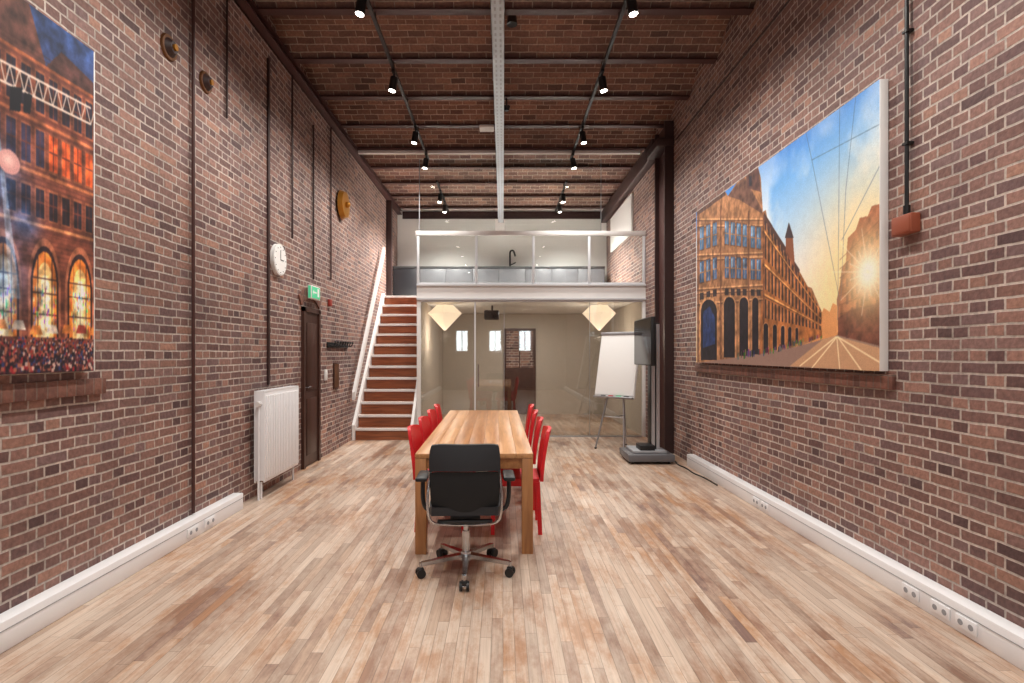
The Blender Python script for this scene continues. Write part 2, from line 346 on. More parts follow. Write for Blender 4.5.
def canvas(P,x,ya,yb,z0,z1,side,bya,byb,gain=1.0):
    e=empty('canvas_picture',(x,(ya+yb)/2,(z0+z1)/2))
    b=B('canvas_body'); b.box((min(x,x+side*.055),min(bya,byb),z0),(max(x,x+side*.055),max(bya,byb),z1),M_paper,0.002); o=b.done(); o.parent=e; o.matrix_parent_inverse=Matrix.Translation(-e.location)
    W,H=P.W,P.H; A=np.clip(P.A*gain/255,0,1); A=A*(1+rng.normal(0,0.03,A.shape[:2])[...,None]); A=np.clip(A,0,1)
    A=np.where(A<=0.04045,A/12.92,((A+0.055)/1.055)**2.4)
    xx=x-side*0.0015
    co=np.zeros((H,W,3)); co[...,0]=xx; co[...,1]=ya+P.U*(yb-ya); co[...,2]=z0+P.V*(z1-z0)
    idx=np.arange(W*H).reshape(H,W)
    f=np.stack([idx[:-1,:-1],idx[:-1,1:],idx[1:,1:],idx[1:,:-1]],-1).reshape(-1,4)
    me=bpy.data.meshes.new('printed_image'); me.from_pydata(co.reshape(-1,3).tolist(),[],f.tolist())
    ca=me.color_attributes.new('print','FLOAT_COLOR','POINT'); ca.data.foreach_set('color',np.concatenate([A,np.ones((H,W,1))],-1).astype(np.float32).ravel())
    m=bpy.data.materials.new('printed_canvas'); m.use_nodes=True; nt=m.node_tree
    at=nt.nodes.new('ShaderNodeAttribute'); at.attribute_name='print'; nt.links.new(at.outputs['Color'],nt.nodes['Principled BSDF'].inputs['Base Color']); nt.nodes['Principled BSDF'].inputs['Roughness'].default_value=0.65
    me.materials.append(m); o=bpy.data.objects.new('printed_image',me); COL.objects.link(o); o.parent=e; o.matrix_parent_inverse=Matrix.Translation(-e.location)
def grad(A,V,stops):
    out=np.zeros(V.shape+(3,)); 
    for c in range(3): out[...,c]=np.interp(V,[s_[0] for s_ in stops],[s_[1][c] for s_ in stops])
    return out
# ---- right: city street at sunset
ya,yb,z0,z1=6.95,3.57,1.38,3.31
def cr(px,py):
    Y=2.49*540/(px-503); Z=1.5+(353-py)*Y/540; return ((Y-ya)/(yb-ya),(Z-z0)/(z1-z0))
P=Paint(860,480,cr); W_,H_=P.W,P.H
P.A=grad(P.A,P.V,[(0,(255,210,152)),(.25,(255,230,196)),(.45,(228,234,240)),(.65,(170,208,242)),(.85,(106,168,230)),(1,(68,132,210))])
cl_=fbm(W_,H_,3,6); w=np.clip((cl_-.48)*6,0,1)*np.clip(1.15-np.abs(P.V-.62)*2.0,0,1)*.75; P.A=P.A*(1-w[...,None])+np.array((252,248,246))*w[...,None]
P.disc((868,272),.55,(255,216,140),.9,True)
P.poly([(697,364),(888,372),(888,345),(838,334),(800,345),(697,361)],(146,116,104))
P.poly([(790,366),(888,372),(888,350),(835,336),(826,337)],(206,156,114),.8)
for a,b_ in (((836,337),(800,366)),((837,337),(812,368)),((837,337),(840,370)),((838,337),(862,371)),((838,337),(886,366))): P.line(a,b_,.0030,(255,236,190),.85)
P.poly([(888,190),(880,204),(872,206),(868,216),(860,218),(856,230),(848,238),(846,262),(842,268),(840,285),(837,300),(837,335),(888,348)],(150,88,60))
P.poly([(888,300),(850,310),(838,318),(838,335),(888,348)],(92,50,42),.8)
for i in range(9): P.line((888,212+i*15),(840,260+i*9),.0020,(88,50,38),.6)
for x in range(846,888,5):
    for r_ in range(5):
        yy=262-(x-846)*1.0+r_*17; P.poly([(x,yy),(x+2.6,yy-1),(x+2.6,yy+8),(x,yy+8)],(84,50,44),.8)
P.poly([(838,335),(838,306),(833,303),(830,312),(824,308),(820,318),(812,300),(806,296),(800,290),(796,347)],(220,150,92))
bld=[(697,207),(704,201),(712,192),(722,186),(728,196),(736,184),(744,176),(746,171),(750,171),(754,162),(758,166),(761,178),(763,212),(766,210),(768,222),(778,238),(786,250),(800,272),(806,286),(812,288),(822,312),(822,337),(800,346),(760,354),(697,363)]
P.poly(bld,(156,110,76))
P.poly([(763,212),(786,250),(800,272),(822,312),(822,337),(760,354)],(160,98,52))
P.poly([(697,207),(722,186),(726,195),(697,216)],(92,66,58)); P.poly([(764,212),(800,270),(798,277),(764,224)],(78,52,46))
P.poly([(728,196),(744,176),(760,205),(763,214),(740,200)],(106,74,62))
P.poly([(746,171),(750,171),(754,160),(759,170),(761,192),(747,188)],(92,62,56)); P.poly([(749,176),(752,176),(752,186),(749,186)],(50,46,58))
P.poly([(786,236),(789,228),(793,236),(796,282),(786,270)],(136,82,56)); P.poly([(785,238),(789,222),(794,238)],(66,52,56))
def eave(x): return np.interp(x,[697,722,763,822],[214,205,214,311])
def foot(x): return np.interp(x,[697,763,822],[362,354,337])
def win(x0,x1,f0,f1,c,a=1):
    P.poly([(x0,eave(x0)+(foot(x0)-eave(x0))*f0),(x1,eave(x1)+(foot(x1)-eave(x1))*f0),(x1,eave(x1)+(foot(x1)-eave(x1))*f1),(x0,eave(x0)+(foot(x0)-eave(x0))*f1)],c,a)
for f in (.03,.075,.27,.30,.50,.53,.60): win(697,763,f,f+.010,(206,156,110),.85); win(697,763,f+.012,f+.02,(96,64,50),.8)
for f in (.10,.34,.56): win(763,822,f,f+.015,(230,168,100),.9); win(763,822,f+.018,f+.028,(84,54,42),.8)
for x in (700,706.5,713,725,731,737,743,751,757):
    for f0,f1,c in ((.10,.25,(70,112,150)),(.33,.47,(60,96,134))):
        win(x-.4,x+4.2,f0-.008,f1+.008,(112,76,58)); win(x,x+3.8,f0,f1,c); win(x+.2,x+1.5,f0+.01,f0+.07,(130,168,200),.7); win(x+1.7,x+2.1,f0,f1,(160,124,98)); win(x,x+3.8,(f0+f1)/2,(f0+f1)/2+.008,(160,124,98))
    win(x,x+3.8,.54,.585,(52,44,48))
for i in range(17):
    x=765+i*3.4
    for f0,f1 in ((.02,.09),(.13,.30),(.37,.53),(.60,.74)): win(x,x+1.7,f0,f1,(62,44,44)); win(x+1.7,x+2.1,f0,f1,(226,160,96),.8)
for x in (697.5,720,748,763): win(x,x+1.6,0,1,(104,68,52),.7)
for x,w in ((709,8),(729.5,5.6),(744,4.4),(755.5,3.2),(766,2.4),(775,2),(783,1.8),(790,1.6),(797,1.4)):
    for kk,c in ((1.22,(190,138,94)),(1.0,(32,26,34))):
        t_=eave(x)+(foot(x)-eave(x))*(.60 if x<760 else .78); bo=foot(x)-.5; ww=w*kk
        pts=[(x-ww,bo),(x-ww,t_+w*1.4)]+[(x-ww*math.cos(a),t_+w*1.4-ww*1.5*math.sin(a)) for a in np.linspace(.2,2.94,8)]+[(x+ww,t_+w*1.4),(x+ww,bo)]
        P.poly(pts,c)
P.poly([(703,312),(710,306),(715,318),(715,344),(703,348)],(34,58,112),.8)
for i in range(70):
    x=rng.uniform(735,822); y=foot(x)+rng.uniform(-1,2.5); P.poly([(x,y),(x+1.0,y),(x+1.0,y-6*(900-x)/150),(x,y-6*(900-x)/150)],tuple(rng.integers(20,130,3)),.9)
tex=(fbm(W_,H_,34,4)-.5)*.9; msk=pip(P.c(bld),P.U,P.V)|pip(P.c([(888,190),(856,230),(840,285),(837,335),(888,348)]),P.U,P.V)
P.A=P.A*(1+np.where(msk,tex,tex*.06))[...,None]
for a,b_ in (((803,118),(812,160)),((812,160),(840,300)),((858,78),(846,190)),((846,190),(841,300)),((888,120),(812,160)),((888,150),(842,240)),((840,95),(838,320))): P.line(a,b_,.0013,(60,80,110),.8)
P.disc((868,272),.22,(255,226,166),.95,True); P.disc((868,272),.09,(255,252,236),1,True)
for i,a in enumerate(np.linspace(0,2*math.pi,19)[:-1]):
    r=44 if i%2 else 24; P.line((868,272),(868+r*.8*math.cos(a),272+r*math.sin(a)),.0018,(255,242,210),.55)
P.blur(1)
canvas(P,2.49,ya,yb,z0,z1,1,6.95,3.565,1.05)
# ---- left: evening festival in front of the same building
ya,yb,z0,z1=-.15,3.35,1.39,3.37
def cl(px,py):
    Y=2.54*540/(503-px); Z=1.5+(353-py)*Y/540; return ((Y-ya)/(yb-ya),(Z-z0)/(z1-z0))
P=Paint(1100,440,cl); W_,H_=P.W,P.H
U,V=P.U,P.V
P.A=grad(P.A,V,[(0,(60,30,34)),(.5,(60,44,64)),(1,(44,66,112))])
cn=fbm(W_,H_,3,4)[...,None]; P.A*= .7+.6*cn
def R(u0,v0,u1,v1,c,a=1): P.poly([(u0,v0),(u1,v0),(u1,v1),(u0,v1)],c,a,raw=True)
R(0.0,.05,.86,.70,(96,54,44)); R(.80,.05,1,.86,(116,62,46))
P.poly([(.80,.86),(.83,1.02),(.865,1.02),(.90,.86)],(88,54,46),1,raw=True)
P.poly([(.90,.86),(.93,.93),(1.0,.90),(1,.86)],(74,46,42),1,raw=True)
P.poly([(.2,.70),(.45,.98),(.7,.70)],(90,50,42),1,raw=True)
for i in range(62): R(0,.06+i*.0135,1,.063+i*.0135,(66,34,30),.4)
for u in np.arange(.02,.80,.05):
    for v in (.46,.58): R(u-.003,v-.005,u+.023,v+.085,(150,94,66)); R(u,v,u+.02,v+.08,(34,36,56)); R(u+.009,v,u+.011,v+.08,(130,84,64))
for u in np.arange(.806,.99,.025):
    wv=.016; hot=(226,92,42) if u>.9 else (52,44,64)
    for v0,v1,c in ((.72,.83,(38,30,44)),(.57,.67,hot),(.43,.51,(40,30,38))):
        R(u-.0012,v0-.006,u+wv+.0012,v1+.006,(150,86,58)); R(u,v0,u+wv,v1,c); R(u+wv/2-.0006,v0,u+wv/2+.0006,v1,(94,46,36)); R(u,(v0+v1)/2,u+wv,(v0+v1)/2+.006,(94,46,36))
for v,c in ((.69,(176,100,64)),(.705,(100,50,38)),(.545,(186,110,70)),(.405,(200,128,84)),(.39,(96,50,40)),(.85,(160,88,54))): R(.80,v,1,v+.009,c)
def arch(u,w,top=.26):
    for k_,c in ((1.18,(160,94,66)),(1.0,(46,28,30)),(.86,(232,128,50)),(.6,(255,200,124)),(.3,(255,234,186))):
        ww=w*k_; cx=u+w/2; pts=[(cx-ww/2,.10),(cx-ww/2,top-.02)]+[(cx-ww/2*math.cos(a),top-.02+.115*k_*math.sin(a)*min(1,w/.05)) for a in np.linspace(0,math.pi,16)]+[(cx+ww/2,.10)]
        P.poly(pts,c,1,raw=True)
    for q in (.25,.5,.75): R(u+w*q-.0008,.12,u+w*q+.0008,top+.08,(60,36,34))
    for q in (.16,.22,.26): R(u+.004,q,u+w-.004,q+.005,(60,36,34),.85)
    for _ in range(70):
        a=u+rng.uniform(.08,.88)*w; v=rng.uniform(.11,.24); R(a,v,a+.002,v+.012,tuple(rng.integers(40,255,3)),.75)
for u in np.arange(.02,.76,.085): arch(u,.06)
arch(.802,.05); arch(.872,.052); arch(.942,.054)
for u0 in np.arange(.0,1,.03):
    h_=rng.uniform(0,.02); P.poly([(u0,.105+h_),(u0+.024,.105+h_),(u0+.019,.13+h_),(u0+.005,.13+h_)],[(226,216,200),(212,124,56),(180,52,46)][rng.integers(0,3)],.85,raw=True)
for cx,cy,r,a in ((.80,.50,.16,.6),(.805,.25,.16,.6),(.862,.40,.07,.5),(.5,.5,.3,.5)):
    d=np.hypot((U-cx)*1.8,V-cy)/r; w=(np.exp(-d**2*2.5)*a)[...,None]; P.A=P.A*(1-w)+np.array((64,130,215))*w
P.poly([(.818,.6),(.822,.6),(.855,.2),(.838,.2)],(190,220,250),.45,raw=True)
P.A*=(1+(fbm(W_,H_,36,4)-.5)*1.3)[...,None]
for (a,b_) in (((0,60),(90,108)),((0,80),(90,124))): P.line(a,b_,.003,(232,212,194))
for i in range(10): P.line((i*9.5,60+i*4.9),(i*9.5+5,83+i*4.6),.0016,(214,196,180)); P.line((i*9.5+5,83+i*4.6),(i*9.5+9.5,65+i*4.9),.0016,(214,196,180))
P.poly([(10,86),(22,88),(20,112),(9,110)],(16,18,26),1); P.poly([(24,92),(32,95),(30,114),(23,112)],(16,18,26),1)
P.disc((9,162),.032,(210,150,146)); P.disc((8,160),.024,(246,206,196),.9,True)
for i in range(4600):
    u=rng.uniform(0,1); v=rng.uniform(.0,.095); s_=.0018+.003*(.11-v)/.11; R(u,v,u+s_,v+s_*2.6,[(160,36,44),(40,56,106),(206,176,160),(30,24,34),(28,22,30),(170,100,78),(24,20,28),(90,40,50)][rng.integers(0,8)],.9)
P.blur(1)
canvas(P,-2.54,ya,yb,z0,z1,-1,-.15,3.36,1.08)

# ------------------------------------------------------------ left wall fittings
B('wall_pipe').tube([(XL+.025,4.49,.17),(XL+.025,4.49,ZC-.11)],.014,M_steel).done()
B('wall_pipe').box((XL+.002,5.94,1.15),(XL+.02,5.99,4.75),M_steel2,.004).done()
B('wall_pipe').tube([(XL+.02,5.05,3.7),(XL+.02,5.05,ZC-.11)],.010,M_steel2).done()
B('wall_pipe').tube([(XL+.02,7.35,2.50),(XL+.02,7.35,4.6)],.012,M_steel2).done()
B('wall_pipe').tube([(XL+.02,8.1,2.6),(XL+.02,8.1,ZC-.11)],.012,M_steel).done()
B('wall_pipe').tube([(XL+.025,6.6,2.9),(XL+.025,6.6,ZC-.11)],.012,M_steel2).done()
def anchor(y,z,r):
    b=B('brass_wall_rosette'); x=XL+.003
    b.cyl((x,y,z),(x+.015,y,z),r,M_bronze,32,r*.92).cyl((x+.015,y,z),(x+.05,y,z),r*.72,M_steel2,32,r*.45).cyl((x+.05,y,z),(x+.065,y,z),r*.25,M_gold,16).done()
anchor(4.19,3.87,.10); anchor(4.71,3.86,.095)
b=B('brass_wall_bell'); x=XL+.003; b.cyl((x,8.6,3.86),(x+.03,8.6,3.86),.10,M_gold,24).cyl((x+.03,8.6,3.86),(x+.10,8.6,3.86),.23,M_gold,36,.2).ball((x+.12,8.6,3.86),.05,M_gold).done()
b=B('wall_clock'); x=XL+.003; b.cyl((x,6.2,2.57),(x+.04,6.2,2.57),.18,M_white,40).cyl((x+.04,6.2,2.57),(x+.044,6.2,2.57),.168,M_paper,40)
b.box((x+.045,6.196,2.57),(x+.048,6.204,2.68),M_black).box((x+.045,6.2,2.566),(x+.048,6.28,2.574),M_black)
for h in range(12):
    a=h*math.pi/6; b.cyl((x+.044,6.2+.145*math.cos(a),2.57+.145*math.sin(a)),(x+.047,6.2+.145*math.cos(a),2.57+.145*math.sin(a)),.006,M_black,8)
b.done()
b=B('trim_3'); nA=15
for i in range(nA):
    a=math.radians(55+70*i/(nA-1)); cy,cz,r0,r1=7.265,1.68,.55,.70
    t_=.028; q=Matrix.Translation((0,cy,cz))@Matrix.Rotation(a-math.pi/2,4,'X')
    b.box((XL+.002,-t_,r0),(XL+.02,t_,r1),M_sill,.003,q)
b.done()
b=B('door_1'); x=XL+.002
b.box((x,6.95,0),(x+.04,7.01,2.10),M_doorw).box((x,7.52,0),(x+.04,7.58,2.10),M_doorw).box((x,6.95,2.04),(x+.04,7.58,2.10),M_doorw)
b.box((x,7.01,.01),(x+.02,7.52,2.04),M_doorw)
for z0_,z1_ in ((.15,.9),(1.0,1.9)): b.box((x+.02,7.08,z0_),(x+.03,7.45,z1_),M_doorw,.006)
b.tube([(x+.02,7.05,1.05),(x+.06,7.05,1.05),(x+.06,7.15,1.05)],.008,M_chrome); b.done()
b=B('exit_sign'); x=XL+.024
b.box((x,7.12,2.22),(x+.05,7.46,2.40),M_white,.004).box((x+.05,7.14,2.235),(x+.054,7.44,2.385),M_green)
b.box((x+.054,7.34,2.26),(x+.056,7.40,2.37),M_paper).box((x+.054,7.20,2.30),(x+.056,7.30,2.32),M_paper).prism([(x+.054,7.20,2.275),(x+.054,7.20,2.345),(x+.054,7.165,2.31)],(.002,0,0),M_paper)
b.box((x+.008,7.117,2.23),(x+.042,7.12,2.39),M_green); b.done()
x=XL+.002
b=B('coat_rack'); b.box((x,7.95,1.58),(x+.02,9.0,1.66),M_black,.003)
for i in range(8):
    y=8.02+i*.13; b.tube([(x+.02,y,1.62),(x+.09,y,1.60),(x+.11,y,1.66)],.009,M_black,8,1).ball((x+.11,y,1.665),.018,M_black)
b.done()
B('fire_alarm_call_point').box((x,8.0,2.2),(x+.04,8.10,2.30),mat('signal_red',(150,50,40)),.006).done()
b=B('framed_notice'); b.box((x,8.25,.95),(x+.02,8.5,1.35),M_doorw,.003).box((x+.02,8.27,.97),(x+.022,8.48,1.33),M_bronze).done()
b=B('light_switch'); b.box((x,7.84,1.1),(x+.02,7.93,1.26),M_white,.004).box((x+.02,7.86,1.13),(x+.028,7.91,1.23),M_white,.002).done()
b=B('radiator'); x0,x1,y0,y1,za,zb=XL+.05,XL+.16,5.53,6.45,.17,1.11
b.box((x0,y0,za),(x0+.015,y1,zb-.02),M_duct).box((x1-.02,y0+.005,za),(x1-.004,y1-.005,zb-.02),M_duct,.004)
b.box((x0,y0,za+.02),(x1,y0+.012,zb),M_duct,.003).box((x0,y1-.012,za+.02),(x1,y1,zb),M_duct,.003)
n=20
for i in range(n):
    yy=y0+.03+(y1-y0-.06)*(i+.5)/n; b.box((x1-.006,yy-.014,za+.03),(x1+.008,yy+.014,zb-.05),M_duct,.005)
    b.box((x0+.01,yy-.01,zb-.012),(x1-.01,yy+.012,zb-.002),M_duct)
b.box((x0+.01,y0,zb-.02),(x0+.02,y1,zb),M_duct).box((x1-.014,y0,zb-.02),(x1-.004,y1,zb),M_duct)
b.tube([(x0+.06,y0+.03,za),(x0+.06,y0+.03,0.0)],.012,M_duct).tube([(x0+.06,y1-.05,za),(x0+.06,y1-.05,0)],.012,M_duct)
b.tube([(x0+.06,y0-.03,0),(x0+.06,y0-.03,.95),(x0+.06,y0+.01,1.0)],.011,M_duct,10,1).cyl((x0+.06,y0-.06,.98),(x0+.06,y0+.0,.98),.024,M_white)
b.box((XL+.002,y0+.2,zb-.2),(x0,y0+.24,zb-.1),M_duct).box((XL+.002,y1-.24,zb-.2),(x0,y1-.2,zb-.1),M_duct); b.done()

# ------------------------------------------------------------ right wall fittings
b=B('conduit_junction_box'); yj=3.37
b.box((XR-.065,yj-.08,2.24),(XR-.002,yj+.09,2.36),M_terra,.008).box((XR-.068,yj-.07,2.25),(XR-.065,yj+.08,2.35),M_terra,.002)
b.tube([(XR-.03,yj,2.36),(XR-.03,yj,4.985)],.012,M_black).cyl((XR-.03,yj,2.36),(XR-.03,yj,2.42),.02,M_black)
for z in (2.8,3.5,4.2,4.8): b.box((XR-.045,yj-.022,z),(XR-.002,yj+.022,z+.015),M_black)
b.done()
B('wall_conduit').tube([(XR-.02,-2,4.62),(XR-.02,7.9,4.62)],.009,M_steel2,8).done()

# ------------------------------------------------------------ mezzanine + meeting room
b=B('mezzanine'); 
b.box((XM,YG,ZM-.28),(XR-.003,YG+.06,ZM),M_white).box((XM,YG-.03,ZM-.28),(XR-.003,YG,ZM-.25),M_greyw).box((XM,YG-.03,ZM-.03),(XR-.003,YG,ZM),M_greyw)
b.box((XM,YG+.06,ZM-.26),(XR-.003,YB-.003,ZM),M_plaster)
b.box((XL+.003,11.62,ZM-.26),(XM,YB-.003,ZM),M_plaster); b.done()
b=B('meeting_room_partition')
b.box((XM,YG,0),(XM+.07,YG+.07,ZM-.285),M_white,.003).box((XR-.06,YG,0),(XR-.003,YG+.07,ZM-.285),M_white,.003)
b.box((XM+.07,YG,0),(XR-.06,YG+.05,.025),M_alu).box((XM+.07,YG,ZM-.315),(XR-.06,YG+.05,ZM-.285),M_greyw)
b.box((-.5-.012,YG,.025),(-.5+.012,YG+.05,ZM-.315),M_greyw)
for x in (.02,1.55): b.box((x-.004,YG+.01,.025),(x+.004,YG+.04,ZM-.315),M_alu)
b.box((XM+.07,YG+.02,.025),(XR-.06,YG+.03,ZM-.315),M_glassR)
b.tube([(-.44,YG-.03,.9),(-.44,YG-.03,1.3)],.012,M_chrome).tube([(-.44,YG-.03,.95),(-.44,YG+.02,.95)],.008,M_chrome).tube([(-.44,YG-.03,1.25),(-.44,YG+.02,1.25)],.008,M_chrome)
b.done()
B('wall_meeting_room_side').box((XM,YG+.075,0),(XM+.06,YB-.003,ZM-.265),M_roomw).done()
B('wall_meeting_room_lining').box((XR-.05,YG+.075,0),(XR-.003,YB-.003,ZM-.265),M_roomw).done()
B('wall_meeting_room_rear').box((XM+.065,YB-.04,0),(XR-.055,YB-.003,ZM-.265),M_roomw).done()
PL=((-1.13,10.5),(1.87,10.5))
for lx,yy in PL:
    b=B('glow_kite')  # added glowing kite, shaped like a bright reflected patch, not a known lamp
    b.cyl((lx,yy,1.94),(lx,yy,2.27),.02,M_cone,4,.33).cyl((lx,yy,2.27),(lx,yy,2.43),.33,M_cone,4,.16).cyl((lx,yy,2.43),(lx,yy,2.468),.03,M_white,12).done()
b=B('ceiling_projector'); b.tube([(-.22,11,2.465),(-.22,11,2.36)],.02,M_black).box((-.38,10.85,2.18),(-.08,11.15,2.36),M_black,.02).cyl((-.18,10.80,2.27),(-.18,10.86,2.27),.05,M_screen).done()
yD=YB-.045
b=B('door_reflection'); b.box((.02,yD-.05,.0),(.08,yD,2.1),M_doorw).box((.74,yD-.05,0),(.80,yD,2.1),M_doorw).box((.08,yD-.05,2.04),(.74,yD,2.1),M_doorw).box((.08,yD-.03,0.01),(.74,yD,1.1),M_doorw).box((.08,yD-.03,1.1),(.74,yD,2.04),M_brX)  # modelled stand-in for a doorway reflected in the partition glass
b.box((.39,yD-.04,1.1),(.42,yD-.03,2.04),M_doorw).box((.08,yD-.04,1.1),(.74,yD-.03,1.14),M_doorw).box((.08,yD-.04,1.6),(.74,yD-.03,1.62),M_doorw).done()
b=B('mezzanine_railing'); 
for x in (XM,-.5,.52,1.52,XR-.05): b.box((x,YG+.005,ZM),(x+.045,YG+.045,3.62),M_greyw,.003)
b.box((XM-.02,YG-.005,3.60),(XR-.004,YG+.055,3.68),M_white,.004).box((XM+.045,YG+.01,ZM+.0),(XR-.05,YG+.04,ZM+.03),M_greyw)
b.box((XM+.045,YG+.02,ZM+.03),(XR-.05,YG+.03,3.60),M_glass); b.done()
B('glass_screen_track').box((XL+.12,YG-.41,ZC-.085),(XR-.20,YG-.35,ZC-.035),M_white,.003).done()
B('glass_screen').box((XM+.05,YG+.02,3.685),(-.14,YG+.03,ZC-.035),M_glass).box((XM+.038,YG+.02,3.685),(XM+.05,YG+.03,ZC-.035),M_slot).done()
B('glass_screen').box((.04,YG+.02,3.685),(1.75,YG+.03,ZC-.035),M_glass).box((1.75,YG+.02,3.685),(1.757,YG+.03,ZC-.035),M_slot).done()

b=B('staircase'); n=13; rise=ZM/n; going=.19; ysr=9.30
xl,xr_=XL+.06,XM-.05
for i in range(n):
    y=ysr+i*going; z=(i+1)*rise
    b.box((xl,y+.012,i*rise+.0),(xr_,y+.03,z-.04),M_stair)
    if i<n-1: b.box((xl,y+.0,z-.04),(xr_,y+going+.03,z-.004),M_stair)
    b.box((xl,y-.012,z-.048),(xr_,y+.012,z),M_white,.002)
    if i==n-1: b.box((xl,y+.012,z-.04),(xr_,11.615,z),M_stair)
for xa in (XL+.006,XM-.05):
    b.prism([(xa,ysr-.03,0),(xa,ysr-.03,rise+.05),(xa,ysr+12*going-.03,ZM+.05),(xa,11.615,ZM+.05),(xa,11.615,ZM-.35),(xa,ysr+.3,0)],(.048,0,0),M_white)
b.done()
b=B('stair_handrail'); yA,zA,yB_,zB=9.05,.78,11.35,3.66
b.prism([(XL+.07,yA,zA-.07),(XL+.07,yA,zA+.07),(XL+.07,yB_,zB+.07),(XL+.07,yB_,zB-.07)],(.05,0,0),M_white)
for t in (.08,.5,.92):
    y=yA+(yB_-yA)*t; z=zA+(zB-zA)*t; b.tube([(XL+.003,y,z-.03),(XL+.07,y,z)],.012,M_alu)
b.done()
B('steel_post').box((XL+.003,12.0,ZM),(XL+.12,12.12,ZC-.105),M_steel2,.004).done()

b=B('kitchen_counter'); b.box((XL+.01,12.72,ZM+.09),(2.4,YB-.005,3.50),M_grey).box((XL+.01,12.78,ZM+.002),(2.4,YB-.005,ZM+.09),M_dark).box((XL+.01,12.69,3.50),(2.4,YB-.005,3.54),M_cupA,.003)
for i in range(8):
    x=XL+.02+i*.622; b.box((x,12.70,ZM+.11),(x+.607,12.72,3.48),M_dark if i in (0,) else M_grey,.003)
b.done()
b=B('kitchen_faucet'); fx=.17; b.cyl((fx,13.0,3.54),(fx,13.0,3.58),.04,M_black).tube([(fx,13.0,3.56),(fx,13.0,3.84),(fx,12.97,3.95),(fx+.08,12.85,3.95),(fx+.12,12.82,3.80)],.022,M_black,10,2).tube([(fx+.02,13,3.62),(fx+.14,13,3.68)],.014,M_black).done()
b=B('wall_panel'); b.box((XR-.045,10.55,3.85),(XR-.003,12.6,4.62),M_paper,.003).done()
B('trim_4').box((XL+.13,YB-.03,4.80),(XR-.15,YB-.003,4.98),M_steel2).done()

# ------------------------------------------------------------ ceiling services
b=B('cable_tray'); zt=4.70; xa,xb=-.115,.015
b.box((xa,YF+.05,zt),(xb,YB-.04,zt+.004),M_galv).box((xa,YF+.05,zt),(xa+.004,YB-.04,zt+.05),M_galv).box((xb-.004,YF+.05,zt),(xb,YB-.04,zt+.05),M_galv)
y=YF+.2
while y<YB-.1:
    b.box((xa+.03,y,zt-.001),(xa+.05,y+.05,zt),M_slot).box((xb-.05,y,zt-.001),(xb-.03,y+.05,zt),M_slot); y+=.1
for y in ys:
    if YF+.1<y<YB-.05: b.box((xa-.01,y-.01,zt+.05),(xa+.0,y+.01,ZC-.031),M_galv)
b.done()
spots=[]
def track(x,y0,y1,heads):
    b=B('track_lighting'); z=ZC-.14
    b.box((x-.018,y0,z),(x+.018,y1,z+.03),M_black)
    for y in ys:
        if y0<y<y1: b.cyl((x,y,z+.03),(x,y,ZC-.031),.006,M_black,8)
    for (hy,tx) in heads:
        b.box((x-.02,hy-.07,z-.03),(x+.02,hy+.07,z),M_black,.003); b.cyl((x,hy,z-.03),(x,hy,z-.07),.012,M_black,10)
        d=Vector((tx,0,-1)).normalized(); c=Vector((x,hy,z-.07)); e=c+d*.16
        b.cyl(c,e,.045,M_black,24).cyl(e,e+d*.004,.038,M_lamp,24); spots.append((e+d*.03,d))
    b.done()
H=[-1.6,.1,1.8,3.4,4.99,6.45,8.05,9.15]
track(-1.30,-2.2,9.4,[(y,-.16) for y in H]); track(1.18,-2.2,9.4,[(y,.16) for y in H])
track(1.25,10.6,12.9,[(11.2,.0),(12.0,.1)]); track(-1.30,10.6,12.9,[(11.2,-.1),(12.0,0)])
B('smoke_detector').cyl((.10,6.0,ZC+.23),(.10,6.0,ZC+.15),.05,M_black,24,.06).done()
b=B('ceiling_sensor'); b.tube([(.05,7.36,ZC-.031),(.05,7.36,4.86)],.01,M_black).cyl((.05,7.36,4.86),(.05,7.36,4.80),.05,M_black,20,.03).done()
b=B('wifi_access_point'); b.box((-.36,8.19,ZC-.07),(-.14,8.39,ZC-.031),M_white,.01).done()

# ------------------------------------------------------------ table
b=B('conference_table'); w,l=.88,3.05; nb=7
for i in range(nb):
    xa_=-w/2+w*i/nb; b.box((xa_+.0007,0,.715),(xa_+w/nb-.0007,l,.75),M_tables[(i*2+i//3)%3],.0015)
b.box((-w/2+.02,.02,.635),(w/2-.02,.045,.715),M_tables[1]).box((-w/2+.02,l-.045,.635),(w/2-.02,l-.02,.715),M_tables[1])
b.box((-w/2+.02,.045,.635),(-w/2+.045,l-.045,.715),M_tables[1]).box((w/2-.045,.045,.635),(w/2-.02,l-.045,.715),M_tables[1])
for x in (-w/2,w/2-.085):
    for y in (0,l-.085): b.box((x+.001,y+.001,0),(x+.084,y+.084,.7149),M_tleg,.004)
b.done((-.215,4.02,0),math.radians(.7))

